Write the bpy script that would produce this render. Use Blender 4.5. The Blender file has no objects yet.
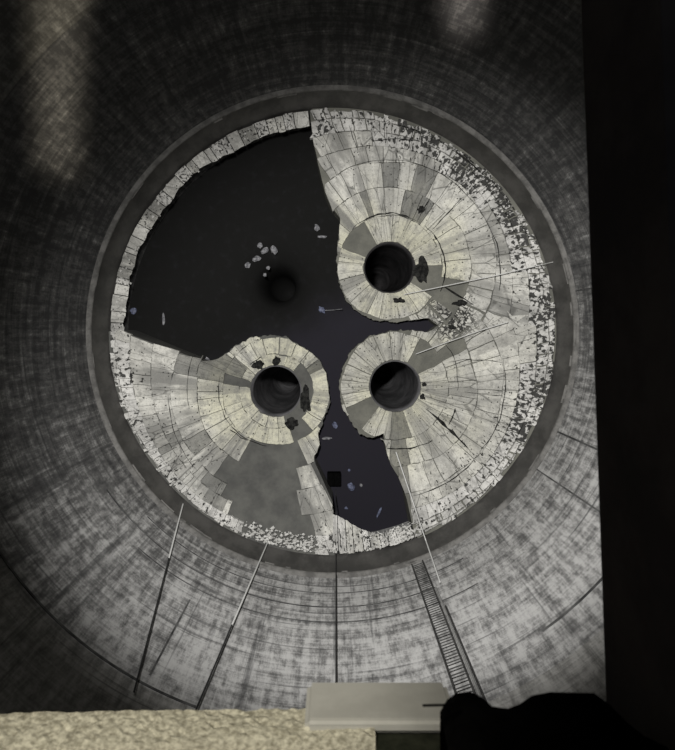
import bpy, bmesh, math, random
from mathutils import Vector, Matrix, noise, geometry
random.seed(11)
PI = math.pi
# ------------------------------------------------------------------ camera, light, exposure
S = bpy.context.scene
COL = S.collection
F = 620.0                       # focal length in pixels of a 675 x 750 frame
CX, CY = 332.5, 331.5           # the plumb point of the shaft in the frame
R = 9.0                         # shaft radius
ZC = 2.2 + F*R/222.0            # camera height over the dark floor
cam_d = bpy.data.cameras.new('camera'); cam = bpy.data.objects.new('camera', cam_d); COL.objects.link(cam)
cam.location = (0, 0, ZC)
cam_d.sensor_fit = 'AUTO'; cam_d.sensor_width = 36.0; cam_d.lens = F*36.0/750.0
cam_d.shift_x = (337.5-CX)/750.0; cam_d.shift_y = -(375-CY)/750.0
cam_d.clip_start = .05; cam_d.clip_end = 200
cam_d.dof.use_dof = True; cam_d.dof.focus_distance = 24; cam_d.dof.aperture_fstop = 6.0
S.camera = cam
w = bpy.data.worlds.new('world'); S.world = w; w.use_nodes = True
w.node_tree.nodes['Background'].inputs[0].default_value = (.75, .85, 1, 1)
w.node_tree.nodes['Background'].inputs[1].default_value = .03
S.view_settings.view_transform = 'Standard'; S.view_settings.look = 'None'
S.view_settings.exposure = 0.0; S.view_settings.gamma = 1.0; S.view_settings.use_curve_mapping = False

def spot(name, loc, target, half_deg, power, color=(1, 1, 1), blend=.4, size=.3, square=False, scale=(1, 1, 1)):
    l = bpy.data.lights.new(name, 'SPOT'); o = bpy.data.objects.new(name, l); COL.objects.link(o)
    l.energy = power; l.color = color; l.spot_size = math.radians(2*half_deg); l.spot_blend = blend
    l.shadow_soft_size = size; l.use_square = square
    o.location = loc; d = Vector(target)-Vector(loc)
    o.rotation_euler = d.to_track_quat('-Z', 'Y').to_euler(); o.scale = scale
    return o
# unseen main light set under the roof, shining down the shaft
spot('shaft_light', (-1.6, 2.6, ZC-2.2), (1.7, -3.6, 0), 35, 25500, (1, .985, .96), blend=.65, size=.5)
# unseen daylight slots in the roof: two slim shafts of light on the far wall
def W(u, v, z):
    d = ZC-z
    return Vector(((u-CX)/F*d, -(v-CY)/F*d, z))
def on_wall(u, v, off=0.0):
    r = math.hypot(u-CX, v-CY); d = F*(R-off)/r
    return W(u, v, ZC-d)
def slot_light(u, v, loc_y, sx, sy, power, color, spread):
    """a slim window slot under the roof that throws a strip of daylight on the far wall"""
    l = bpy.data.lights.new('roof_slot_light', 'AREA'); o = bpy.data.objects.new('roof_slot_light', l); COL.objects.link(o)
    l.shape = 'RECTANGLE'; l.size = sx; l.size_y = sy; l.energy = power; l.color = color; l.spread = math.radians(spread)
    loc = Vector(((u-CX)/F*1.8, loc_y, ZC-1.8)); d = (on_wall(u, v)-loc).normalized()
    side = Vector((0, 1, 0)).cross(Vector(((u-CX)/F, 0, -1))).normalized()
    zax = -d; xax = (side-zax*side.dot(zax)).normalized(); yax = zax.cross(xax)
    m = Matrix((xax, yax, zax)).transposed().to_4x4(); m.translation = loc
    o.matrix_world = m
slot_light(60, 50, 3.2, .8, 5.4, 27, (1, .9, .72), 5)
slot_light(464, -30, 2.4, .7, 2.6, 20, (1, .91, .82), 5)
spot('ledge_spot', (-.45, 1.0, ZC+.55), (-.45, -.92, ZC-1.5), 17, 330, (1, .95, .80), blend=.5, size=.25)  # added unseen spot that brightens the ledge and the pale block

# ------------------------------------------------------------------ helpers
def link(o, parent=None):
    COL.objects.link(o)
    if parent is not None: o.parent = parent
    return o
def mesh_data(name, verts, faces, mat=None, uvs=None, smooth=False):
    me = bpy.data.meshes.new(name); me.from_pydata([tuple(v) for v in verts], [], faces)
    if uvs is not None:
        ul = me.uv_layers.new(name='polar')
        for lp in me.loops: ul.data[lp.index].uv = uvs[lp.vertex_index]
    if mat is not None: me.materials.append(mat)
    if smooth:
        for p in me.polygons: p.use_smooth = True
    me.update(); return me
def mobj(name, verts, faces, mat, parent=None, uvs=None, smooth=False):
    return link(bpy.data.objects.new(name, mesh_data(name, verts, faces, mat, uvs, smooth)), parent)
def tag(o, label=None, cat=None, group=None, kind=None):
    if label: o['label'] = label
    if cat: o['category'] = cat
    if group: o['group'] = group
    if kind: o['kind'] = kind
    return o
def empty(name, loc=(0, 0, 0)):
    o = bpy.data.objects.new(name, None); o.empty_display_size = .2; o.location = loc
    return link(o)
def lathe(profile, n=160, a0=0.0, a1=2*PI, flip=False):
    """profile: (radius, z) list; closed ring when the sweep is a full turn"""
    full = abs((a1-a0)-2*PI) < 1e-6; m = n if full else n+1
    V = []; Fc = []
    for i in range(m):
        a = a0+(a1-a0)*i/n
        for r, z in profile: V.append((r*math.cos(a), r*math.sin(a), z))
    k = len(profile)
    for i in range(n):
        j = (i+1) % m
        for q in range(k-1):
            f = (i*k+q, j*k+q, j*k+q+1, i*k+q+1)
            Fc.append(f[::-1] if flip else f)
    return V, Fc
def tube(pts, rad, n=6, cap=True):
    V = []; Fc = []
    pts = [Vector(p) for p in pts]
    for i, p in enumerate(pts):
        t = (pts[min(i+1, len(pts)-1)]-pts[max(i-1, 0)]).normalized()
        ref = Vector((0, 0, 1)) if abs(t.z) < .9 else Vector((1, 0, 0))
        a = t.cross(ref).normalized(); b = t.cross(a)
        for k in range(n):
            th = 2*PI*k/n; V.append(p+(a*math.cos(th)+b*math.sin(th))*rad)
    for i in range(len(pts)-1):
        for k in range(n):
            k2 = (k+1) % n; Fc.append((i*n+k, i*n+k2, (i+1)*n+k2, (i+1)*n+k))
    if cap:
        Fc.append(tuple(range(n))[::-1]); Fc.append(tuple((len(pts)-1)*n+k for k in range(n)))
    return V, Fc
def box(x0, x1, y0, y1, z0, z1):
    V = [(x, y, z) for x in (x0, x1) for y in (y0, y1) for z in (z0, z1)]
    return V, [(0, 1, 3, 2), (4, 6, 7, 5), (0, 4, 5, 1), (2, 3, 7, 6), (0, 2, 6, 4), (1, 5, 7, 3)]
def merge(parts):
    V = []; Fc = []
    for v, f in parts:
        o = len(V); V += list(v); Fc += [tuple(i+o for i in q) for q in f]
    return V, Fc

# ------------------------------------------------------------------ materials
class N:
    def __init__(s, name, rough=.85, spec=.2):
        s.m = bpy.data.materials.new(name); s.m.use_nodes = True
        s.t = s.m.node_tree; s.b = s.t.nodes['Principled BSDF']
        s.b.inputs['Roughness'].default_value = rough
        s.b.inputs['Specular IOR Level'].default_value = spec
    def n(s, kind, **kw):
        x = s.t.nodes.new(kind)
        for k, v in kw.items():
            if hasattr(x, k) and k not in ('Scale',): setattr(x, k, v)
            else: x.inputs[k].default_value = v
        return x
    def l(s, a, b): s.t.links.new(a, b)
    def coord(s, which='Object', scale=(1, 1, 1)):
        tc = s.n('ShaderNodeTexCoord'); mp = s.n('ShaderNodeMapping'); mp.inputs['Scale'].default_value = scale
        s.l(tc.outputs[which], mp.inputs['Vector']); return mp.outputs[0]
    def noise(s, vec, scale=1., detail=4., rough=.6):
        x = s.n('ShaderNodeTexNoise'); x.inputs['Scale'].default_value = scale
        x.inputs['Detail'].default_value = detail; x.inputs['Roughness'].default_value = rough
        s.l(vec, x.inputs['Vector']); return x.outputs['Fac']
    def voro(s, vec, scale=1., feature='F1'):
        x = s.n('ShaderNodeTexVoronoi'); x.feature = feature; x.inputs['Scale'].default_value = scale
        s.l(vec, x.inputs['Vector']); return x.outputs['Distance']
    def ramp(s, fac, a, b, c0=0., c1=1.):
        x = s.n('ShaderNodeMapRange'); x.interpolation_type = 'SMOOTHSTEP'
        for k, v in (('From Min', a), ('From Max', b), ('To Min', c0), ('To Max', c1)): x.inputs[k].default_value = v
        s.l(fac, x.inputs['Value']); return x.outputs[0]
    def math(s, op, a, b):
        x = s.n('ShaderNodeMath'); x.operation = op
        for i, q in enumerate((a, b)):
            if isinstance(q, (int, float)): x.inputs[i].default_value = q
            else: s.l(q, x.inputs[i])
        return x.outputs[0]
    def mix(s, fac, a, b):
        x = s.n('ShaderNodeMix'); x.data_type = 'RGBA'
        for i, q in ((0, fac), (6, a), (7, b)):
            if isinstance(q, (int, float)): x.inputs[i].default_value = q
            elif isinstance(q, tuple): x.inputs[i].default_value = (*q, 1)
            else: s.l(q, x.inputs[i])
        return x.outputs[2]
    def col(s, c):
        if isinstance(c, tuple): s.b.inputs['Base Color'].default_value = (*c, 1)
        else: s.l(c, s.b.inputs['Base Color'])
    def bump(s, h, dist=.05, strength=.6):
        x = s.n('ShaderNodeBump'); x.inputs['Distance'].default_value = dist; x.inputs['Strength'].default_value = strength
        s.l(h, x.inputs['Height']); s.l(x.outputs[0], s.b.inputs['Normal'])

def wall_material(name, dark, mid, pale):
    k = N(name, .92, .12)
    vert = k.noise(k.coord('Object', (1, 1, .045)), 4.5, 4, .7)
    horz = k.noise(k.coord('Object', (.05, .05, 1.0)), 3.2, 5, .75)
    blob = k.noise(k.coord('Object', (1, 1, .45)), 4.2, 5, .75)
    big = k.noise(k.coord('Object', (1, 1, .6)), .3, 3, .5)
    lines = k.noise(k.coord('Object', (.03, .03, 1.0)), 5.0, 3, .6)
    streak = k.noise(k.coord('Object', (1, 1, .03)), 1.8, 4, .65)
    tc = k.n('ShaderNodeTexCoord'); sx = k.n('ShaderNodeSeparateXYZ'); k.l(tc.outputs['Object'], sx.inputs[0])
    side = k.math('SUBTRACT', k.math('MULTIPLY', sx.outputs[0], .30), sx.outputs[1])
    lit_side = k.ramp(k.math('ADD', k.math('ADD', side, k.math('MULTIPLY', sx.outputs[2], .35)), k.math('MULTIPLY', big, 5.0)), 0, 15, -.06, .075)  # lit side painted in: pale deposit thickened toward the near, right and upper wall
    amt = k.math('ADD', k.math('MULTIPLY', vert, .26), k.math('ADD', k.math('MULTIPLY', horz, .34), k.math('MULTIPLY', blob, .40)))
    amt = k.math('ADD', amt, lit_side)
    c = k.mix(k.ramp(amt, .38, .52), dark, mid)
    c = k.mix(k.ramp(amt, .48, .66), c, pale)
    c = k.mix(k.ramp(lines, .60, .68, 0, .6), c, dark)
    c = k.mix(k.ramp(streak, .58, .66, 0, .55), c, dark)
    k.col(c); k.bump(blob, .05, .5); return k.m
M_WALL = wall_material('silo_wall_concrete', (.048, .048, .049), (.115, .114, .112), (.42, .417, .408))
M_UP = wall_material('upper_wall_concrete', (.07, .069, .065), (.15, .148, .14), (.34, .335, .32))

def simple(name, c1, c2, scale=3., rough=.85, spec=.2, metal=0., bump=.0, lo=.35, hi=.65, stretch=(1, 1, 1)):
    k = N(name, rough, spec); k.b.inputs['Metallic'].default_value = metal
    nz = k.noise(k.coord('Object', stretch), scale, 5, .65)
    k.col(k.mix(k.ramp(nz, lo, hi), c1, c2))
    if bump: k.bump(nz, bump, .7)
    return k.m
M_RING = simple('ring_liner', (.06, .058, .055), (.125, .121, .114), 1.2, .7, .3, 0, .02, stretch=(1, 1, .4))
M_LIP = simple('ring_lip', (.07, .068, .064), (.14, .136, .128), 2.4, .75, .3, 0, .02)
M_JOINT = simple('joint_grout', (.03, .03, .03), (.10, .10, .098), 1.5)
M_FLOOR0 = simple('dark_floor', (.007, .007, .008), (.014, .014, .018), .35, .7, .2, 0, .01)
def floor_material():
    k = N('swept_floor', .85, .06)
    tc = k.n('ShaderNodeTexCoord'); p = tc.outputs['Object']
    sx = k.n('ShaderNodeSeparateXYZ'); k.l(p, sx.inputs[0])
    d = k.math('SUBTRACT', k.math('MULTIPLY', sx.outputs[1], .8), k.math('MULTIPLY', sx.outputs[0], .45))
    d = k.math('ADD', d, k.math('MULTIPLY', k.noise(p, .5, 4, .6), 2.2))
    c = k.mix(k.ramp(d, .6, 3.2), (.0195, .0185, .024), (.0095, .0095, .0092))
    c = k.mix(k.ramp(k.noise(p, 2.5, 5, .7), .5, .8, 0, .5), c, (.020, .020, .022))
    k.col(c); return k.m
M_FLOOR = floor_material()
M_BARE = simple('bare_hopper', (.055, .055, .052), (.105, .105, .095), .9, .75, .3, 0, .02, .3, .7)
M_THROAT = simple('throat_steel', (.018, .0175, .018), (.040, .038, .039), 1.0, .8, .05)
M_THROATB = simple('throat_grey_steel', (.05, .05, .052), (.11, .108, .112), 1.0, .8, .05)
M_BAREL = simple('dusty_hopper_sheet', (.10, .10, .088), (.16, .158, .135), 1.2, .8, .2, 0, .02, .3, .7)
M_VOID = simple('painted_gap', (.008, .008, .008), (.03, .03, .028), 6, .9, .03)  # black colour for the shade in crust gaps and fissures
M_BLACK = simple('black_plastic', (.002, .002, .002), (.004, .004, .004), 20, .9, .0)
M_ROPEW = simple('pale_rope', (.50, .50, .49), (.66, .66, .64), 30)
M_COND = simple('pale_conduit', (.16, .16, .155), (.24, .24, .23), 30)
M_ROPED = simple('dark_rope', (.012, .012, .012), (.03, .03, .03), 30)
M_LADDER = simple('ladder_steel', (.018, .018, .018), (.045, .044, .042), 8, .6, .3)
M_RUNG = simple('rung_steel', (.035, .035, .034), (.07, .07, .067), 8, .6, .3)
M_CHIP = simple('debris_pale', (.10, .10, .11), (.30, .30, .31), 9, .8, .3, 0, .03)
M_CHIPB = simple('debris_blue', (.05, .055, .09), (.16, .18, .27), 9, .6, .4, 0, .03)
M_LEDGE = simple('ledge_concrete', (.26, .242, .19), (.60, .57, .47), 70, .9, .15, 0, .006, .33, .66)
M_LEDGED = simple('shadowed_concrete', (.012, .014, .009), (.030, .032, .022), 14, .9, .15, 0, .01)  # near-black colour that carries the shadow on the hatch edge
M_SLAB = simple('roof_slab', (.09, .075, .07), (.15, .125, .11), 2.0, .9, .1, 0, .01)
M_MORT = simple('smooth_mortar', (.36, .355, .34), (.44, .435, .42), 4.0, .9, .1)
M_CRUMB = simple('crumb_white', (.40, .395, .375), (.66, .655, .63), 5, .95, .05)
M_BAG = simple('black_cloth', (.0018, .0018, .0018), (.004, .004, .004), 12, .95, .0)

def crust_material(name, tone, grey, pit=1.0, dust=0.0, fan_a=.62, fan_lo=.46):
    k = N(name, .95, .08)
    oi = k.n('ShaderNodeObjectInfo')
    tc = k.n('ShaderNodeTexCoord')
    geo = k.n('ShaderNodeNewGeometry'); pos = geo.outputs['Position']
    mp = k.n('ShaderNodeMapping'); mp.inputs['Scale'].default_value = (5.5, .55, 1); k.l(tc.outputs['UV'], mp.inputs['Vector'])
    streak = k.noise(mp.outputs[0], 1.0, 5, .65)
    cloud = k.noise(pos, .55, 3, .55)
    fine = k.noise(pos, 7.0, 5, .7)
    suv = k.n('ShaderNodeSeparateXYZ'); k.l(tc.outputs['UV'], suv.inputs[0])
    warm = k.ramp(k.math('ADD', suv.outputs[1], k.math('MULTIPLY', cloud, 3.0)), 3.0, 5.6, 1, 0)
    tone_n = k.mix(warm, tone, (tone[0]*.97, tone[1]*.96, tone[2]*.82))
    c = k.mix(k.ramp(cloud, .35, .68, 0, .75), tone_n, grey)
    mpb = k.n('ShaderNodeMapping'); mpb.inputs['Scale'].default_value = (1.5, .22, 1); k.l(tc.outputs['UV'], mpb.inputs['Vector'])
    fan = k.noise(mpb.outputs[0], 1.0, 4, .6)
    c = k.mix(k.ramp(fan, fan_lo, fan_lo+.18, 0, fan_a), c, tuple(q*.42 for q in grey))
    c = k.mix(k.ramp(streak, .50, .74, 0, .55), c, tuple(q*.45 for q in tone))
    c = k.mix(k.ramp(fine, .46, .72, 0, .6), c, tuple(q*.42 for q in tone))
    midn = k.noise(pos, 2.6, 6, .72)
    c = k.mix(k.ramp(midn, .47, .66, 0, .55), c, tuple(q*.45 for q in grey))
    grit = k.noise(pos, 16.0, 3, .7)
    c = k.mix(k.ramp(grit, .55, .72, 0, .55), c, tuple(q*.30 for q in grey))
    hv = k.n('ShaderNodeHueSaturation'); k.l(c, hv.inputs['Color'])
    k.l(k.ramp(oi.outputs['Random'], 0, 1, .88, 1.06), hv.inputs['Value'])
    c = hv.outputs[0]
    # open pores: small dark pits, thicker toward the rim of the shaft where the crust is crumbling
    ln = k.n('ShaderNodeVectorMath'); ln.operation = 'LENGTH'
    fl = k.n('ShaderNodeVectorMath'); fl.operation = 'MULTIPLY'; fl.inputs[1].default_value = (1, 1, 0)
    k.l(pos, fl.inputs[0]); k.l(fl.outputs[0], ln.inputs[0])
    edge = k.ramp(ln.outputs['Value'], 6.0, 8.7, 0, 1)
    mp2 = k.n('ShaderNodeMapping'); mp2.inputs['Scale'].default_value = (15.0, 5.5, 1); k.l(tc.outputs['UV'], mp2.inputs['Vector'])
    pn = k.noise(mp2.outputs[0], .8, 3, .55)
    rough_zone = k.noise(pos, .9, 2, .5)
    thr = k.math('SUBTRACT', .735, k.math('MULTIPLY', edge, k.math('MULTIPLY', rough_zone, .30*pit)))
    dotn = k.voro(pos, 5.5); dots = k.ramp(dotn, .11, .19, .88, 0)
    dots = k.math('MULTIPLY', dots, k.ramp(rough_zone, .42, .54, 0, 1))
    pits = k.ramp(k.math('SUBTRACT', pn, thr), 0, .035, 0, .93)
    pits = k.math('MAXIMUM', pits, dots)
    # hairline radial cracks
    mp3 = k.n('ShaderNodeMapping'); mp3.inputs['Scale'].default_value = (2.6, .5, 1); k.l(tc.outputs['UV'], mp3.inputs['Vector'])
    hair = k.ramp(k.voro(mp3.outputs[0], 1.0, 'DISTANCE_TO_EDGE'), .006, .022, .5, 0)
    pits = k.math('MAXIMUM', pits, k.math('MULTIPLY', hair, k.ramp(cloud, .40, .55)))
    dv = k.n('ShaderNodeVectorMath'); dv.operation = 'DISTANCE'; k.l(pos, dv.inputs[0]); dv.inputs[1].default_value = W(452, 314, 1.5)
    wv = k.n('ShaderNodeVectorMath'); wv.operation = 'ADD'; k.l(pos, wv.inputs[0])
    nv = k.n('ShaderNodeTexNoise'); nv.inputs['Scale'].default_value = 2.5; k.l(pos, nv.inputs['Vector']); k.l(nv.outputs['Color'], wv.inputs[1])
    nest = k.ramp(k.voro(wv.outputs[0], 3.4, 'DISTANCE_TO_EDGE'), .07, .13, .95, 0)
    nest = k.math('MULTIPLY', nest, k.ramp(k.math('ADD', dv.outputs['Value'], k.math('MULTIPLY', cloud, 1.6)), 1.6, 2.5, 1, 0))
    pits = k.math('MAXIMUM', pits, nest)
    c = k.mix(pits, c, (.02, .02, .019))
    if dust: c = k.mix(dust, c, (.13, .13, .12))
    k.col(c)
    h = k.math('SUBTRACT', k.math('ADD', streak, fine), k.math('MULTIPLY', pits, 1.5))
    k.bump(h, .05, .55); return k.m
M_CRUST = crust_material('pale_crust', (.62, .61, .555), (.47, .465, .435))
M_COLLAR = M_CRUST
M_STREAK = crust_material('streaked_crust', (.62, .61, .56), (.44, .436, .41), .9, 0, .88, .41)
M_DUSTY_SHADED = crust_material('dusty_shaded_crust', (.33, .325, .30), (.20, .20, .19), .8, .25)  # dusty plates; also the shading painted beside the lower left outlet
M_WHITE = crust_material('white_crust', (.66, .65, .62), (.50, .495, .47), 1.15)
M_PITTED = crust_material('pitted_crust', (.68, .67, .64), (.50, .495, .47), 1.75)
M_RIM = crust_material('rim_crust', (.66, .65, .61), (.52, .515, .48), .45)

# ------------------------------------------------------------------ the shaft
z_up = ZC - F*R/402.0
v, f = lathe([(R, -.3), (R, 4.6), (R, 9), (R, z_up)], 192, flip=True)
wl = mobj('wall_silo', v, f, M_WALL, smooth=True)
tag(wl, 'grey weathered concrete wall of the round shaft with streaks and bands', kind='structure')
v, f = lathe([(R, z_up), (R-.02, z_up+.02), (R-.02, z_up+.20), (R-.01, z_up+.26), (R-.01, ZC-1.5)], 192, flip=True)
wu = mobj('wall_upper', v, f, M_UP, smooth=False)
tag(wu, 'smooth pale upper concrete wall above a ledge near the hatch', kind='structure')
# lift joints: thin dark courses around the wall
for rp, hgt, g0, g1 in ((262, .04, 225, 300), (276, .05, 215, 292), (291, .04, 228, 300), (366, .08, 305, 335), (400, .07, 207, 250)):
    z = ZC-F*R/rp
    v, f = lathe([(R, z-hgt/2), (R-.02, z-hgt/2), (R-.02, z+hgt/2), (R, z+hgt/2)], 90, math.radians(g0), math.radians(g1), flip=True)
    mobj('lift_joint', v, f, M_JOINT, wl)
for deg, za, zb, wd in ((9.5, 4.6, 11, .05), (-24, 4.6, 13, .06), (-34, 4.6, 13, .05), (-118, 9, 13, .05)):
    a = math.radians(deg); h = wd/R/2
    v, f = lathe([(R, za), (R-.02, za), (R-.02, zb), (R, zb)], 2, a-h, a+h, flip=True)
    mobj('vertical_joint', v, f, M_JOINT, wl)
# liner ring at the foot of the wall
zl = ZC-F*(R-.1)/243.5
v, f = lathe([(R-.02, 1.6), (R-.03, 2.35), (R-.06, zl-.25), (R-.08, zl-.22)], 192, flip=True)
ring = mobj('trim_1', v, f, M_RING, smooth=True)
tag(ring, 'dark smooth liner ring at the foot of the shaft wall', kind='structure')
prof = [(R-.08, zl-.26)]+[(R-.06-.10*math.sin(t), zl-.09-.10*math.cos(t)) for t in [PI*i/6 for i in range(7)]]+[(R, zl+.05)]
v, f = lathe(prof, 192, flip=True)
mobj('ring_lip', v, f, M_LIP, ring, smooth=True)
# pale dabs of mortar along the lip
for i in range(46):
    a = random.uniform(0, 2*PI); h = random.uniform(.008, .045); z0 = zl-.1+random.uniform(-.15, .15)
    v, f = lathe([(R-.12, z0-.05), (R-.175, z0), (R-.12, z0+.06)], 4, a-h, a+h, flip=True)
    mobj('mortar_dab', v, f, M_LIP, ring)

# ------------------------------------------------------------------ floor with the stripped fourth hopper
OD = W(277, 284, 0)
V = []; Fc = []; nA = 96
rings = [(.0, -8.2), (.45, -8.2), (.62, -3.0), (.80, -.9), (1.1, -.40), (1.9, -.10), (3.0, 0)]
V.append((OD.x, OD.y, -8.2))
for r, z in rings[1:]:
    for i in range(nA):
        a = 2*PI*i/nA; V.append((OD.x+r*math.cos(a), OD.y+r*math.sin(a), z))
for i in range(nA): Fc.append((0, 1+i, 1+(i+1) % nA))
for q in range(len(rings)-2):
    o = 1+q*nA
    for i in range(nA): Fc.append((o+i, o+nA+i, o+nA+(i+1) % nA, o+(i+1) % nA))
# the flat rest of the floor, open at the three other outlets
def circ(c, r, n): return [Vector((c[0]+r*math.cos(2*PI*i/n), c[1]+r*math.sin(2*PI*i/n))) for i in range(n)]
P2 = []; E2 = []
holes = [((OD.x, OD.y), 3.0, nA)]+[(W(u, v, .35)[:2], 1.10, 40) for u, v in ((389.5, 267.5), (395.0, 386.0), (276.0, 391.0))]
for c, r, n in [((0, 0), R+.05, 128)]+holes:
    o = len(P2); P2 += circ(c, r, n); E2 += [(o+i, o+(i+1) % n) for i in range(n)]
cv, ce, cf, *_ = geometry.delaunay_2d_cdt(P2, E2, [], 0, 1e-5)
o = len(V); V += [(p.x, p.y, 0) for p in cv]
for t in cf:
    m = sum((cv[i] for i in t), Vector((0, 0)))/len(t)
    if any((m-Vector(c)).length < r*.995 for c, r, n in holes): continue
    Fc.append(tuple(o+i for i in t))
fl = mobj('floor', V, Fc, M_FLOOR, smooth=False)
for p in fl.data.polygons[:nA*(len(rings)-1)]: p.use_smooth = True
tag(fl, 'dark bare floor of the shaft dished around a black outlet', kind='structure')

# ------------------------------------------------------------------ hoppers and their crust
ZW = 2.5; RW = F*R/(ZC-ZW); ZH = .35; RH = 25.0
def dwall(O, th):
    ox, oy = O[0]-CX, O[1]-CY; dx, dy = math.cos(th), math.sin(th)
    b = ox*dx+oy*dy
    return -b+math.sqrt(b*b-(ox*ox+oy*oy)+RW*RW)
def height(O, th, d):
    t = (d-RH)/(dwall(O, th)-RH)
    return ZH+(ZW-ZH)*max(t, 0)**.92
def rmax_fn(O, poly):
    """largest distance from O to the traced outline along each direction"""
    def fn(th):
        dx, dy = math.cos(th), math.sin(th); best = 0
        n = len(poly)
        for i in range(n):
            x1, y1 = poly[i][0]-O[0], poly[i][1]-O[1]; x2, y2 = poly[(i+1) % n][0]-O[0], poly[(i+1) % n][1]-O[1]
            ex, ey = x2-x1, y2-y1; den = dx*ey-dy*ex
            if abs(den) < 1e-9: continue
            t = (x1*ey-y1*ex)/den; u = (x1*dy-y1*dx)/den
            if t > 0 and -1e-6 <= u <= 1+1e-6: best = max(best, t)
        return min(best, dwall(O, th)) if best else RH+1
    cache = []
    for i in range(1440):
        th = 2*PI*i/1440; q = fn(th); c, n_ = math.cos(th), math.sin(th)
        if q < dwall(O, th)-1:
            q += (1.5*noise.noise((c*14, n_*14, O[0]))+1.1*noise.noise((c*40, n_*40, O[1])))*min(1, q/60)
        cache.append(min(q, dwall(O, th)))
    return lambda th: cache[int(round(th/(2*PI)*1440)) % 1440]
def arc(a0, a1, n=40, r=RW+4):
    return [(CX+r*math.cos(a0+(a1-a0)*i/n), CY+r*math.sin(a0+(a1-a0)*i/n)) for i in range(n+1)]
def ang(u, v): return math.atan2(v-CY, u-CX)
OA, OB, OC = (389.5, 267.5), (395.0, 386.0), (276.0, 391.0)
polyA = [(311, 126), (314, 146), (319, 168), (325, 192), (331, 207), (340, 214), (338, 240), (336, 262), (338, 280), (346, 300), (358, 312), (375, 320), (395, 322), (414, 320), (428, 318), (437, 325), (452, 330)] \
    + arc(ang(556, 325), ang(310, 107))
polyB = [(452, 321), (437, 326), (428, 333), (410, 330), (390, 331), (370, 336), (352, 350), (342, 368), (339, 385), (341, 405), (350, 421), (360, 434), (372, 438), (383, 434), (386, 450), (391, 465), (400, 480), (407, 500), (412, 520), (413, 532)] \
    + arc(ang(416, 538), ang(556, 312))
polyC = [(125, 330), (126, 348), (140, 355), (160, 357), (180, 369), (200, 374), (208, 362), (222, 357), (235, 346), (252, 337), (272, 335), (286, 337), (297, 344), (308, 350), (319, 360), (326, 372), (329, 390), (330, 405), (325, 415), (322, 426), (318, 432), (320, 445), (314, 456), (318, 475), (323, 490), (332, 497), (333, 518)] \
    + arc(ang(336, 555), ang(108, 330) % (2*PI))
def in_sector(th, a, b):
    d = math.degrees(th) % 360; a %= 360; b %= 360
    return a <= d <= b if a <= b else (d >= a or d <= b)

def hopper(name, O, rmax, label, bare, throat):
    root = empty(name, W(O[0], O[1], 0))
    n = 240; m = 22; V = []; Fc = []; uv = []
    for i in range(n):
        th = 2*PI*i/n; rm = max(rmax(th), RH+.5)
        wob = 1+.012*noise.noise((math.cos(th)*9, math.sin(th)*9, O[0]))
        rm = min(rm*wob, dwall(O, th))
        for j in range(m+1):
            d = RH+(rm-RH)*j/m
            V.append(W(O[0]+d*math.cos(th), O[1]+d*math.sin(th), height(O, th, d)))
        e = V[-1]; V.append(Vector((e.x, e.y, -.02)))
    k = m+2
    for i in range(n):
        j = (i+1) % n
        for q in range(k-1): Fc.append((i*k+q, i*k+q+1, j*k+q+1, j*k+q))
    o = mobj('hopper_slope', [p-root.location for p in V], Fc, bare, root)
    # throat: steel pipe that narrows below the outlet rim
    c = W(O[0], O[1], ZH)
    r0 = RH/F*(ZC-ZH)
    V, Fc = lathe([(r0+.03, ZH+.02), (r0-.02, ZH+.03), (r0-.05, -.2), (r0*.92, -2.5), (r0*.60, -5.0), (r0*.55, -9.0), (0.001, -9.1)], 48, flip=True)
    mobj('outlet_throat', [Vector(p)+Vector((c.x, c.y, 0))-root.location for p in V], Fc, throat, root, smooth=True)
    tag(root, label, 'hopper', 'outlet hoppers in the shaft floor')
    return root
RA, RB, RC = rmax_fn(OA, polyA), rmax_fn(OB, polyB), rmax_fn(OC, polyC)
hopper('hopper', OA, RA, 'upper right hopper with an open round outlet, nearest the pale rope', M_BAREL, M_THROAT)
hopper('hopper', OB, RB, 'lower right hopper with an open round outlet and a long diagonal crack', M_BAREL, M_THROATB)
hopper('hopper', OC, RC, 'lower left hopper with a crumbled outlet and bare grey slope', M_BARE, M_THROATB)

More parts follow.
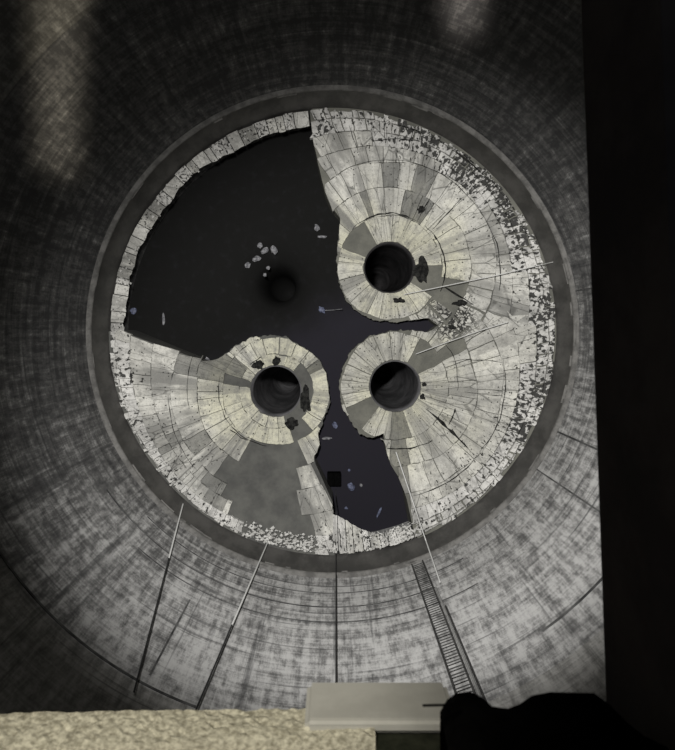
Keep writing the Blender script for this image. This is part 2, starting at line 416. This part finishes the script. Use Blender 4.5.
def plate(name, O, th0, th1, dfun0, dfun1, rmax, mat, root, gap, lift, thick=.10, tilt=(0, 0), gapfun=None):
    """one crust plate between two angles and two ring curves, clipped to the outline"""
    nt = 4; nr = 3; V = []; Fc = []; uv = []
    mid_th = (th0+th1)/2
    dm = (dfun0(mid_th)+min(dfun1(mid_th), rmax(mid_th)))/2
    if rmax(mid_th) < dfun0(mid_th)+3.0: return None
    g = gap/dm
    a0, a1 = th0+g, th1-g
    if a1-a0 < .01: return None
    cols = []
    for i in range(nt+1):
        th = a0+(a1-a0)*i/nt
        lo = dfun0(th)+gap; hi = min(dfun1(th)-gap, rmax(th)-.3)
        jit = 1.1*noise.noise((O[0]+math.cos(th)*40, math.sin(th)*40, lo*.3)); jit2 = 1.3*noise.noise((math.cos(th)*40, O[1]+math.sin(th)*40, hi*.3))
        lo += jit; hi += min(jit2, .2)
        if hi < lo+.6: hi = lo+.6
        cols.append((th, lo, hi))
    for i, (th, lo, hi) in enumerate(cols):
        for j in range(nr+1):
            d = lo+(hi-lo)*j/nr
            tw = th
            if i in (0, nt): tw += (.9/d)*noise.noise((d*.22, th*13, O[0]))
            z = height(O, th, d)+thick+lift+tilt[0]*(i/nt-.5)+tilt[1]*(j/nr-.5)+.02*noise.noise((d*.4, th*20, 3))
            u_, v_ = O[0]+d*math.cos(tw), O[1]+d*math.sin(tw)
            V.append(W(u_, v_, z)); uv.append((tw*3.2+O[0], d/25.0))
    k = nr+1; nv = len(V)
    for i in range(nt):
        for j in range(nr): Fc.append((i*k+j, i*k+j+1, (i+1)*k+j+1, (i+1)*k+j))
    loop = [j for j in range(k)]+[i*k+nr for i in range(1, nt+1)]+[nt*k+j for j in range(nr-1, -1, -1)]+[i*k for i in range(nt-1, 0, -1)]
    for q in loop:
        p = V[q]; V.append(Vector((p.x, p.y, p.z-thick-lift-.12))); uv.append(uv[q])
    L = len(loop)
    for q in range(L):
        q2 = (q+1) % L; Fc.append((loop[q], nv+q, nv+q2, loop[q2]))
    return mobj(name, [p-root.location for p in V], Fc, mat, root, uv)

def crust(root_name, O, rmax, label, rings_in, fr, width, skip, matfun, gapfun, cat='crust'):
    root = empty(root_name, W(O[0], O[1], ZH)); count = 0
    last = rings_in[-1]
    funs = []
    for q, r in enumerate(rings_in):
        funs.append(lambda th, r=r, q=q: r*(1+(0 if q == 0 else .035)*noise.noise((math.cos(th)*2.6+q*7, math.sin(th)*2.6, O[1]))))
    for q, t in enumerate(fr):
        funs.append(lambda th, t=t, q=q: last+t*(dwall(O, th)-last)*(1+(.03 if t < 1 else .0)*noise.noise((math.cos(th)*3+q*5, math.sin(th)*3, O[0]))))
    for i in range(len(funs)-1):
        rm = (funs[i](0.3)+funs[i+1](0.3))/2
        n = max(10, int(2*PI*rm/width[i])); off = random.random()
        cuts = [2*PI*(q+off+random.uniform(-.33, .33))/n for q in range(n)]; cuts.append(cuts[0]+2*PI)
        for q in range(n):
            t0, t1 = cuts[q], cuts[q+1]; tm = (t0+t1)/2
            d = (funs[i](tm)+funs[i+1](tm))/2
            u, v_ = O[0]+d*math.cos(tm), O[1]+d*math.sin(tm)
            if rmax(tm) < funs[i](tm)+3.5 or skip(i, tm, u, v_): continue
            outer = i == len(funs)-2
            lift = random.uniform(-.01, .025)
            o = plate('crust_plate', O, t0, t1, funs[i], (funs[i+1] if not outer else (lambda th, f=funs[i+1], j=random.uniform(0, 5): f(th)-j)),
                      rmax, matfun(i, tm, u, v_), root, gapfun(i, tm, u, v_), lift, random.uniform(.09, .12), (random.uniform(-.04, .04), random.uniform(-.04, .04)))
            if o: count += 1
    tag(root, label, cat, 'cracked crust left in the shaft')
    print(root_name, count)
    return root

def gap_ab(i, th, u, v):
    g = random.choice((.12, .15, .2, .25, .45))
    g += 1.7*math.exp(-((u-455)**2+(v-312)**2)/26**2)
    g += .8*math.exp(-(math.hypot(u-CX, v-CY)-216)**2/8**2)*random.random()
    return g
def mat_a(i, th, u, v):
    if math.hypot(u-CX, v-CY) > 196: return M_PITTED if u > 400 else M_WHITE
    if 365 < u < 425 and 170 < v < 225: return M_DUSTY_SHADED if random.random() < .6 else M_CRUST
    if i == 0: return M_COLLAR
    return M_STREAK if (u < 400 or i >= 3) else M_CRUST
def skip_a(i, th, u, v):
    if i == 0 and in_sector(th, 205, 243): return True
    if i <= 1 and in_sector(th, 8, 33): return True
    if math.hypot(u-448, v-303) < 26 and random.random() < .35: return True
    return False
RA_IN = [26, 52, 80, 107]
crust('residue_crust', OA, RA, 'pale cracked crust fanned around the upper right outlet', RA_IN, [.3, .58, .82, 1.0], [13, 14, 16, 16, 15, 12, 9, 9], skip_a, mat_a, gap_ab)
def skip_b(i, th, u, v):
    if i == 0 and (in_sector(th, 305, 335) or in_sector(th, 135, 162) or in_sector(th, 218, 228)): return True
    if i == 1 and in_sector(th, 315, 330): return True
    return False
def mat_b(i, th, u, v):
    if math.hypot(u-CX, v-CY) > 198: return M_PITTED if v < 440 else M_WHITE
    if in_sector(th, 80, 97) and i <= 2: return M_DUSTY_SHADED
    if i == 0: return M_COLLAR
    if i == 1: return M_COLLAR if random.random() < .6 else M_CRUST
    return M_CRUST
crust('residue_crust', OB, RB, 'pale cracked crust fanned around the lower right outlet', [26, 54, 82, 108], [.34, .66, .86, 1.0], [13, 14, 15, 16, 15, 12, 9, 9], skip_b, mat_b, gap_ab)
def skip_c(i, th, u, v):
    if i == 0 and in_sector(th, 305, 78): return True
    if i == 1 and in_sector(th, 47, 74): return True
    if i <= 1 and in_sector(th, 180, 199): return True
    # the bare grey slope below the outlet
    if 40 < math.degrees(th) % 360 < 125 and i >= 2:
        left = 228+(max(0, v-500))*.5; right = 299+(v-440)*.16
        if left < u < right and v > 438: return True
    return False
def mat_c(i, th, u, v):
    if math.hypot(u-CX, v-CY) > 210: return M_WHITE
    if i <= 3 and in_sector(th, 186, 212) and u < 240: return M_DUSTY_SHADED
    if v > 438 and u < 262: return M_STREAK if random.random() < .7 else M_DUSTY_SHADED
    if i == 1 and in_sector(th, 318, 345): return M_DUSTY_SHADED  # grey shading right of the outlet put into darker plates
    if i <= 2: return M_CRUST
    return M_STREAK
def gap_c(i, th, u, v): return random.choice((.1, .12, .15, .2, .35))
crust('residue_crust', OC, RC, 'pale cracked crust fanned around the lower left outlet', [26, 37, 54, 80, 104], [.36, .68, .9, 1.0], [12, 13, 12, 14, 15, 14, 12, 9, 9], skip_c, mat_c, gap_c)

# open fissures in the crust, dark strips let into the surface
def fissure(root, O, a0, a1, r0, r1, wmax, seed):
    n = max(6, int(abs(a1-a0)/4)+int(abs(r1-r0)/6)); V = []; Fc = []
    for i in range(n+1):
        t = i/n; th = math.radians(a0+(a1-a0)*t); d = r0+(r1-r0)*t+1.6*noise.noise((t*n*.45, seed, 2))
        d = min(d, dwall(O, th)-7)
        th += (1.2/d)*noise.noise((t*n*.5, 5, seed))
        wd = wmax*(.22+.9*abs(noise.noise((t*n*.6, seed, 7)))*1.6)*min(1, 4*t+.2, 4*(1-t)+.2)
        tx, ty = ((-math.sin(th), math.cos(th)) if abs(a1-a0)*d*.0175 < abs(r1-r0) else (math.cos(th), math.sin(th)))
        for sgn in (-1, 1):
            u = O[0]+d*math.cos(th)+tx*sgn*wd/2; v = O[1]+d*math.sin(th)+ty*sgn*wd/2
            h = height(O, th, d)
            V.append(W(u, v, h+.165)-root.location); V.append(W(u, v, h-.02)-root.location)
    for i in range(n):
        a = i*4; b = a+4
        Fc += [(a, a+2, b+2, b), (a, b, b+1, a+1), (a+2, a+3, b+3, b+2)]
    mobj('fissure', V, Fc, M_VOID, root)
crusts = [o for o in COL.objects if o.name.startswith('residue_crust')]
for k_, O, a0, a1, r0, r1, wm in ((0, OA, 225, 305, 54, 54, 1.6), (0, OA, 310, 385, 55, 56, 2.2), (0, OA, 255, 330, 108, 106, 1.4), (0, OA, 335, 372, 108, 112, 2.2), (0, OA, 262, 285, 128, 130, 1.6),
        (0, OA, 296, 320, 146, 140, 2.4), (0, OA, 300, 300, 54, 84, 1.2), (0, OA, 318, 316, 56, 100, 1.3), (0, OA, 20, 24, 58, 92, 3.0), (0, OA, 255, 254, 120, 148, 1.2), (0, OA, 268, 268, 124, 150, 1.2), (0, OA, 279, 280, 122, 150, 1.4),
        (1, OB, 36, 41, 38, 102, 3.6), (1, OB, 55, 98, 66, 62, 2.2), (1, OB, 40, 82, 108, 112, 1.8), (1, OB, -15, 38, 112, 108, 1.6), (1, OB, -40, 5, 66, 62, 1.4), (1, OB, -24, -12, 60, 110, 1.2), (1, OB, 20, 36, 64, 66, 2.4), (1, OB, 5, 5, 70, 108, 1.0),
        (2, OC, 100, 200, 56, 58, 1.2), (2, OC, 168, 205, 88, 90, 1.0), (2, OC, 135, 178, 112, 108, 1.2), (2, OC, 120, 140, 57, 60, 2.0)):
    fissure(crusts[k_], O, a0, a1, r0, r1, wm, random.random()*40)

# crust clinging to the wall where the rest has fallen away
def wall_crust(name, a0, a1, inner, label, widths=(4, 21), mat=M_RIM):
    root = empty(name, W(CX, CY, 0)+Vector((0, 0, 0)))
    mid = (a0+a1)/2; root.location = W(CX+215*math.cos(mid), CY+215*math.sin(mid), 0)
    a = a0; 
    while a < a1-.004:
        b = min(a+random.uniform(*widths)/215, a1)
        nt = 3; nr = 4; V = []; Fc = []; uv = []
        jo = random.uniform(0, 1.5)
        for i in range(nt+1):
            th = a+.0018+(b-a-.0036)*i/nt
            ri = inner(th)-1.0+3.2*noise.noise((th*14, 2, 5))+1.8*noise.noise((th*60, 7, 5))+1.0*noise.noise((th*140, 7, 5))
            jt = jo+1.6*abs(noise.noise((th*70, 3, 2)))
            for j in range(nr+1):
                t = j/nr; rp = 223.0-jt+(ri-223.0+jt)*t
                z = ZW+.06-.25*t**1.6+.03*noise.noise((th*60, t*3, 1))
                V.append(W(CX+rp*math.cos(th), CY+rp*math.sin(th), z)); uv.append((th*8.5, t*1.1+6))
        k = nr+1; nv = len(V)
        for i in range(nt):
            for j in range(nr): Fc.append((i*k+j, i*k+j+1, (i+1)*k+j+1, (i+1)*k+j))
        loop = [j for j in range(k)]+[i*k+nr for i in range(1, nt+1)]+[nt*k+j for j in range(nr-1, -1, -1)]+[i*k for i in range(nt-1, 0, -1)]
        for q in loop:
            p = V[q].copy(); h = Vector((p.x, p.y, 0)); rr = h.length
            s = (R-.04)/rr
            V.append(Vector((p.x*s, p.y*s, p.z-.45))); uv.append(uv[q])
        L = len(loop)
        for q in range(L):
            q2 = (q+1) % L; Fc.append((loop[q], nv+q, nv+q2, loop[q2]))
        mobj('crust_plate', [p-root.location for p in V], Fc, random.choice((mat, mat, M_WHITE, M_STREAK)), root, uv)
        a = b
    tag(root, label, 'crust', 'cracked crust left in the shaft'); return root
def inner_ul(th):
    d = math.degrees(th) % 360
    pts = [(178, 209), (190, 209), (200, 211), (215, 209), (232, 211), (240, 206), (252, 208), (266, 207)]
    for (x0, y0), (x1, y1) in zip(pts, pts[1:]):
        if x0 <= d <= x1: return y0+(y1-y0)*(d-x0)/(x1-x0)
    return 208
wall_crust('clinging_crust', math.radians(179.0), math.radians(263.8), inner_ul, 'narrow band of white crust clinging to the wall around the dark floor')
def inner_b(th):
    d = math.degrees(th) % 360
    pts = [(66, 213), (70, 208), (78, 208), (83, 198), (86, 190), (92, 180)]
    for (x0, y0), (x1, y1) in zip(pts, pts[1:]):
        if x0 <= d <= x1: return y0+(y1-y0)*(d-x0)/(x1-x0)
    return 200
wall_crust('clinging_crust', math.radians(68.2), math.radians(90.0), inner_b, 'crumbling crust band along the wall below the black box', (6, 11), M_WHITE)

# black patches laid on: painted shade of gaps where the crust broke through
def void(u, v, su, sv, O, label):
    n = 20; V = []; ph = random.random()*9
    th = math.atan2(v-O[1], u-O[0])
    for lvl in (.17, .02):
        for i in range(n):
            a = 2*PI*i/n; q = 1+.6*noise.noise((math.cos(a)*1.7+ph, math.sin(a)*1.7, ph))+.25*noise.noise((math.cos(a)*4+ph, math.sin(a)*4, ph))
            uu, vv = u+su*q*math.cos(a), v+sv*q*math.sin(a)
            t2 = math.atan2(vv-O[1], uu-O[0]); d2 = math.hypot(uu-O[0], vv-O[1])
            V.append(W(uu, vv, height(O, t2, max(d2, RH))+lvl))
    Fc = [tuple(range(n))[::-1]]+[(i, n+i, n+(i+1) % n, (i+1) % n) for i in range(n)]
    c = W(u, v, height(O, th, math.hypot(u-O[0], v-O[1])))
    o = mobj('painted_gap', [p-c for p in V], Fc, M_VOID); o.location = c
    return tag(o, label, 'void', 'black voids painted on the crust')
void(421, 270, 6.5, 11, OA, 'large jagged black scab right of the upper right outlet')
void(421, 210, 3.8, 3.6, OA, 'small black scab on the crack above the upper right outlet')
void(399, 300, 5, 2.5, OA, 'black scab on the crust below the upper right outlet')
void(424, 384, 2.4, 2.2, OB, 'upper of two tiny black voids beside the lower right outlet')
void(422.5, 397, 3, 2.6, OB, 'lower of two tiny black voids beside the lower right outlet')
void(258, 365, 5, 4, OC, 'left of two black voids above the lower left outlet')
void(277, 361, 4, 4.5, OC, 'right of two black voids above the lower left outlet')
void(305, 400, 5.5, 13, OC, 'shadow painted as a broad black scab right of the lower left outlet')  # stands for shade between outlet and collar, put into a black patch
void(291, 424, 7, 6, OC, 'black scab under the lower left outlet beside the pale strip')
void(452, 327, 4, 2.2, OB, 'black scab where the two right crust fans meet')
void(460, 303, 6, 2.6, OA, 'black scab just under the pale rope on the right crust')

# crumbs along the rim of the crust
def crumbs(a0, a1, n, label, sd=6, smax=.065):
    V = []; Fc = []
    for i in range(n):
        th = random.uniform(a0, a1); rp = max(221.5-abs(random.gauss(0, sd)), 206+random.random()*3); s = random.uniform(.02, smax)
        c = W(CX+rp*math.cos(th), CY+rp*math.sin(th), ZW-.1+.15)
        c.z += (rp-221)*.008
        o = len(V)
        for dx, dy, dz in ((1, 0, 0), (-1, 0, 0), (0, 1, 0), (0, -1, 0), (0, 0, 1), (0, 0, -1)):
            V.append(c+Vector((dx, dy, dz))*s*random.uniform(.6, 1.2))
        for q in ((0, 2, 4), (2, 1, 4), (1, 3, 4), (3, 0, 4), (2, 0, 5), (1, 2, 5), (3, 1, 5), (0, 3, 5)): Fc.append(tuple(o+k for k in q))
    o = mobj('crust_crumbs', V, Fc, M_CRUMB)
    return tag(o, label, 'crumbs', kind='stuff')
crumbs(math.radians(92), math.radians(113), 300, 'heap of white crumbs below the bare grey slope by the wall', 9, .085)
crumbs(math.radians(66), math.radians(90), 240, 'white crumbs heaped on the crust band below the black box', 9, .075)
crumbs(math.radians(-95), math.radians(268-5), 520, 'white crumbs scattered along the rim of the crust')

# ------------------------------------------------------------------ loose debris on the dark floor
def chip(u, v, s, mat, label, flat=.6, z0=0.0, el=1.0):
    bm = bmesh.new(); bmesh.ops.create_icosphere(bm, subdivisions=2, radius=1)
    ph = random.random()*50; rot = random.uniform(0, PI); ca, sa = math.cos(rot), math.sin(rot)
    for q in bm.verts:
        k = 1+.45*noise.noise((q.co.x*1.6+ph, q.co.y*1.6, q.co.z*1.6))
        x, y, z = q.co.x*k*s*el, q.co.y*k*s/el, q.co.z*k*s*flat
        q.co = Vector((x*ca-y*sa, x*sa+y*ca, z))
    lo = min(q.co.z for q in bm.verts)
    for q in bm.verts: q.co.z -= lo
    me = bpy.data.meshes.new('rubble_chunk'); bm.to_mesh(me); bm.free(); me.materials.append(mat)
    o = link(bpy.data.objects.new('rubble_chunk', me)); o.location = W(u, v, z0)
    return tag(o, label, 'rubble', 'rubble on the dark floor')
for u, v, s, m, lab, el in (
    (248, 265, .13, M_CHIP, 'leftmost pale chunk of the rubble pile at the black outlet', 1.1),
    (257, 259, .15, M_CHIP, 'brightest pale chunk in the rubble pile at the black outlet', 1.3),
    (265, 251, .16, M_CHIP, 'tall pale chunk on top of the rubble pile at the black outlet', .8),
    (274, 250, .17, M_CHIP, 'broad pale chunk at the upper right of the rubble pile', 1.2),
    (268, 268, .09, M_CHIP, 'small pale chunk at the lower edge of the rubble pile', 1),
    (265, 275, .08, M_CHIP, 'lowest dim chunk of the rubble pile', 1),
    (260, 246, .12, M_CHIP, 'dim chunk at the top left of the rubble pile', 1),
    (134, 311, .14, M_CHIPB, 'small blue lump on the dark floor beside the left wall crust', 1),
    (164, 319, .13, M_CHIP, 'thin pale flake on the dark floor near the left wall', 2.2),
    (322, 310, .14, M_CHIPB, 'pale bluish lump on the dark floor left of the upper right outlet', 1.2),
    (317, 228, .14, M_CHIP, 'pale lump at the foot of the upper crust cliff', 1.1),
    (322, 237, .12, M_CHIP, 'elongated pale lump below the upper crust cliff', 1.9),
    (335, 425, .13, M_CHIPB, 'blue lump between the two lower outlets', 1.2),
    (327, 438, .12, M_CHIP, 'pale sliver beside the strip above the black box', 2.0),
    (327, 488, .10, M_MORT, 'white pebble at the lower left corner of the black box', 1),
    (351, 486, .17, M_CHIPB, 'bluish lump right of the black box', 1.2),
    (361, 485, .07, M_CHIP, 'tiny pale pebble right of the bluish lump', 1),
    (349, 470, .06, M_CHIPB, 'tiny dim pebble above right of the black box', 1),
    (346, 508, .07, M_CHIPB, 'tiny dim pebble below the black box', 1.2),
    (379, 512, .11, M_CHIPB, 'dim elongated flake near the lower edge of the dark floor', 2.2),
    (208, 361, .14, M_CHIP, 'pale chunk on the dark floor at the tip of the lower left crust', 1.3),
    (214, 366, .10, M_CHIP, 'small pale chunk beside the tip of the lower left crust', 1)):
    zz = 0.0
    if math.hypot(u-277, v-284) < 50: zz = -.10
    if u in (208, 214): zz = .0
    chip(u, v, s, m, lab, .6, zz, el)

# ------------------------------------------------------------------ instrument box on the floor, its cable up the wall
bm = bmesh.new(); bmesh.ops.create_cube(bm, size=1)
bmesh.ops.scale(bm, vec=(.60, .56, .38), verts=bm.verts); bmesh.ops.bevel(bm, geom=bm.edges[:], offset=.02, segments=2, affect='EDGES')
bmesh.ops.translate(bm, vec=(0, 0, .19), verts=bm.verts)
me = bpy.data.meshes.new('box_body'); bm.to_mesh(me); bm.free(); me.materials.append(M_BLACK)
root = empty('instrument_box', W(334, 477.5, 0)); tag(root, 'black square box sitting on the dark floor above the wall cable', 'box')
link(bpy.data.objects.new('box_body', me), root)
v, f = tube([(.0, -.2, .38), (0, -.2, .46), (0, .2, .46), (0, .2, .38)], .015); mobj('box_handle', v, f, M_BLACK, root)

def wall_line(u0, v0, u1, v1, off, n=14):
    return [on_wall(u0+(u1-u0)*i/n, v0+(v1-v0)*i/n, off) for i in range(n+1)]
def rope(name, pts, rad, mat, label, cat='rope', group='ropes and cables in the shaft'):
    base = Vector(pts[0]); v, f = tube([Vector(p)-base for p in pts], rad)
    o = mobj(name, v, f, mat); o.location = base
    return tag(o, label, cat, group)
rope('black_cable', [W(336, 489, .03), W(336, 496, .05), W(336, 512, 1.95), W(336, 530, 2.25), W(336, 553, 2.55)]+wall_line(336, 572, 336, 745, .20), .022, M_ROPED,
     'thin black cable running straight up the wall from the black box', 'cable')
def two_tone(name, a, m, b, label):
    root = empty(name, on_wall(*a, .2)); tag(root, label, 'rope', 'ropes and cables in the shaft')
    for nm, p, q, mt, rd in (('pale_length', a, m, M_ROPEW, .026), ('dark_length', m, b, M_ROPED, .022)):
        v, f = tube([x-root.location for x in wall_line(*p, *q, .20)], rd); mobj(nm, v, f, mt, root)
two_tone('slanting_rope', (183, 504), (169, 558), (134, 692), 'leftmost rope on the lower wall, pale below and dark above')
two_tone('slanting_rope', (270, 537), (232, 625), (195, 712), 'second rope on the lower wall, longer and slanting left')
rope('guide_rope', [W(396, 452, 1.45), W(414, 505, 2.65), on_wall(426, 541, .30), on_wall(440, 582, .12)], .024, M_ROPEW, 'pale taut rope from the lower crust to the ladder foot')
rope('guide_rope', [W(404, 294.5, .75), W(440, 287, 1.32), W(500, 274.5, 2.22), W(540, 265, 2.75), on_wall(553, 262, .12)], .016, M_ROPEW, 'upper pale rope stretched over the right crust to the wall')
rope('guide_rope', [W(416, 354, .80), W(445, 343, 1.3), W(480, 330.5, 1.85), W(508, 322, 2.25)], .016, M_ROPEW, 'short pale rope lying across the crust above the lower right outlet')
rope('guide_rope', [W(322, 310.5, .1), W(334, 310, .12), W(342, 309, .6)], .014, M_CHIP, 'short thin wire between bluish lump and upper right collar')

# ------------------------------------------------------------------ ladder fixed to the wall
def wp(deg, z, off):
    a = math.radians(deg); return Vector(((R-off)*math.cos(a), (R-off)*math.sin(a), z))
d0, d1 = -71.2, -68.55; zb = ZC-F*(R-.2)/246; zt = ZC-2.2
root = empty('ladder', wp((d0+d1)/2, zb, .2)); tag(root, 'long dark steel ladder fixed to the lower right wall', 'ladder')
for d in (d0, d1):
    v, f = tube([wp(d, zb, .2)-root.location, wp(d, zt, .2)-root.location], .026, 6); mobj('rail', v, f, M_LADDER, root)
z = zb+.2; me = None
while z < zt-.2:
    a = wp(d0, z, .2); b = wp(d1, z, .2)
    if me is None:
        v, f = tube([a-(a+b)/2, b-(a+b)/2], .018, 6); me = mesh_data('rung', v, f, M_RUNG)
    o = link(bpy.data.objects.new('rung', me), root); o.location = (a+b)/2-root.location; z += .28
z = zb+.6
while z < zt:
    for d in (d0, d1):
        v, f = tube([wp(d, z, .2)-root.location, wp(d, z, .01)-root.location], .02, 5); mobj('wall_bracket', v, f, M_LADDER, root)
    z += 2.4
rope('conduit_pipe', [wp(-67.6, zb+3.6, .1), wp(-67.35, zt, .1)], .03, M_LADDER, 'dark conduit running up the wall right of the ladder', 'conduit')
rope('conduit_pipe', [wp(-68.05, zb+2.2, .1), wp(-67.95, zt, .1)], .032, M_COND, 'pale conduit between the ladder and the dark conduit', 'conduit')

# ------------------------------------------------------------------ roof slab around the hatch, ledge and things on it
ztop, zbot = ZC-1.15, ZC-1.5
pA, pB = W(579, -60, zbot), W(606, 706, zbot)
yb = W(0, 713, zbot).y; yt = 1.35; xl = -1.35; Q = R+.6
def prism(poly, z0, z1):
    n = len(poly); V = [(x, y, z0) for x, y in poly]+[(x, y, z1) for x, y in poly]
    return V, [tuple(range(n))[::-1], tuple(range(n, 2*n))]+[(i, (i+1) % n, n+(i+1) % n, n+i) for i in range(n)]
xr0 = pA.x+(pA.x-pB.x)*0; 
slope = (pB.x-pA.x)/(pB.y-pA.y)
xr_t = pA.x+slope*(yt-pA.y); xr_b = pA.x+slope*(yb-pA.y)
parts = [prism([(xr_t, yt), (xr_b, yb+.03), (xr_b-.03, yb), (xr_b-.03, -Q), (Q, -Q), (Q, yt)], zbot, ztop),
         prism([(-Q, yt), (Q, yt), (Q, Q), (-Q, Q)], zbot, ztop),
         prism([(-Q, yb), (xl, yb), (xl, yt), (-Q, yt)], zbot, ztop),
         prism([(-Q, -Q), (xr_b-.03, -Q), (xr_b-.03, yb-.16), (-Q, yb-.16)], zbot, ztop)]
xe = W(372, 0, zbot).x
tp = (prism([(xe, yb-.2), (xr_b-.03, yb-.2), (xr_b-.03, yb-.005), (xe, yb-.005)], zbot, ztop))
tag(mobj('trim_3', *tp, M_LEDGED), 'dark shadowed concrete edge of the hatch under the pale block', kind='structure')  # shadow under the block put into the dark colour of this slab piece
v, f = merge(parts)
tag(mobj('ceiling', v, f, M_SLAB), 'dark concrete roof slab around the hatch opening', kind='structure')
# rough ledge: the near edge of the hatch
def ledge(name, x0, x1, yf, zb, zt, mat, label, amp=.010, nx=110, nz=9):
    """rough beam whose front face looks into the hatch; front rows from the bottom edge up, then the top"""
    V = []; Fc = []
    rows = [(yf-.22, zb)]+[(yf, zb+(zt-zb)*j/nz) for j in range(nz+1)]+[(yf-.03*j, zt) for j in range(1, 5)]+[(yf-.22, zt)]
    for i in range(nx+1):
        x = x0+(x1-x0)*i/nx
        for q, (y, z) in enumerate(rows):
            mid = 0 < q < len(rows)-1
            a = (amp*.6*noise.noise((x*7, z*9, 3))+amp*.4*noise.noise((x*37, z*37, 4))+.5*amp*noise.noise((x*90, z*90, 8))) if mid else 0
            b = (.012*noise.noise((x*3.1, 1, 9))+.006*noise.noise((x*17, 3, 9))) if q <= 2 else .4*amp*noise.noise((x*30, y*30, z*9))
            V.append((x, y+a-.014+.03*i/nx, z+b))
    k = len(rows)
    for i in range(nx):
        for q in range(k): 
            q2 = (q+1) % k; Fc.append((i*k+q, (i+1)*k+q, (i+1)*k+q2, i*k+q2))
    Fc.append(tuple(range(k))); Fc.append(tuple(nx*k+q for q in range(k))[::-1])
    return tag(mobj(name, V, Fc, mat), label, kind='structure')
yf = W(0, 712, zbot).y; zlt = ZC-F*(-yf)/(746-CY)
xe = W(372, 0, zbot).x
ledge('trim_2', -1.3, xe, yf, zbot, zlt, M_LEDGE, 'rough yellowish concrete edge along the near side of the hatch')
# smooth pale block fixed to the hatch edge beside it
yk = yf+.035; zk0 = ZC-F*(-yk)/(680-CY); zk1 = ZC-F*(-yk)/(721-CY)
x0, x1 = W(306, 0, (zk0+zk1)/2).x, W(452, 0, (zk0+zk1)/2).x
bm = bmesh.new(); bmesh.ops.create_cube(bm, size=1)
bmesh.ops.scale(bm, vec=(x1-x0, .034, zk1-zk0), verts=bm.verts); bmesh.ops.bevel(bm, geom=bm.edges[:], offset=.012, segments=3, affect='EDGES')
me = bpy.data.meshes.new('mortar_block'); bm.to_mesh(me); bm.free(); me.materials.append(M_MORT)
o = link(bpy.data.objects.new('mortar_block', me)); o.location = ((x0+x1)/2, yk-.017, (zk0+zk1)/2)
tag(o, 'smooth pale grey block at the hatch edge between rough ledge and bag', 'block')
# black lumpy bag in the near right corner
def bag():
    zb_ = ztop
    top = [(440, 712), (447, 700), (456, 693), (470, 692), (482, 697), (492, 706), (508, 709), (520, 704), (532, 696), (550, 692), (575, 692), (594, 694), (610, 704), (626, 722), (645, 736), (668, 748)]
    V = []; Fc = []; n = len(top); lv = 7
    for u, v in top:
        for j in range(lv):
            t = j/(lv-1)
            zz = zb_+.16*math.sin(min(t*1.9+.05, PI/2))
            vv = v+(t**1.2)*90
            p = W(u, v, zb_-.02); q = W(u, v+90, zb_-.02)
            V.append((p.x, p.y+(q.y-p.y)*t**1.3+.004*noise.noise((u*.05, t*4, 1)), zb_-.02 if j == 0 else zz+.012*noise.noise((u*.04, t*5, 2))))
    for i in range(n-1):
        for j in range(lv-1): Fc.append((i*lv+j, i*lv+j+1, (i+1)*lv+j+1, (i+1)*lv+j))
    b = len(V)
    for i in range(n):
        V.append((V[i*lv][0], V[i*lv][1], zb_-.02)); V.append((V[i*lv+lv-1][0], V[i*lv+lv-1][1], zb_-.02))
    for i in range(n-1):
        Fc.append((i*lv+lv-1, b+2*i+1, b+2*i+3, (i+1)*lv+lv-1)); Fc.append((b+2*i, b+2*i+2, b+2*i+3, b+2*i+1))
    Fc.append(tuple(range(lv))+(b+1,)); e = (n-1)*lv; Fc.append(tuple(range(e, e+lv))[::-1]+(b+2*n-2,))
    root = empty('black_bag', W(560, 740, zb_)); tag(root, 'black lumpy bag in the shadowed corner of the hatch', 'bag')
    mobj('bag_body', [Vector(p)-root.location for p in V], Fc, M_BAG, root, smooth=True)
    v, f = tube([W(423, 705.5, zb_+.10)-root.location, W(446, 705, zb_+.08)-root.location, W(460, 704, zb_+.06)-root.location], .0022, 6)
    mobj('strap_end', v, f, M_BAG, root)
bag()
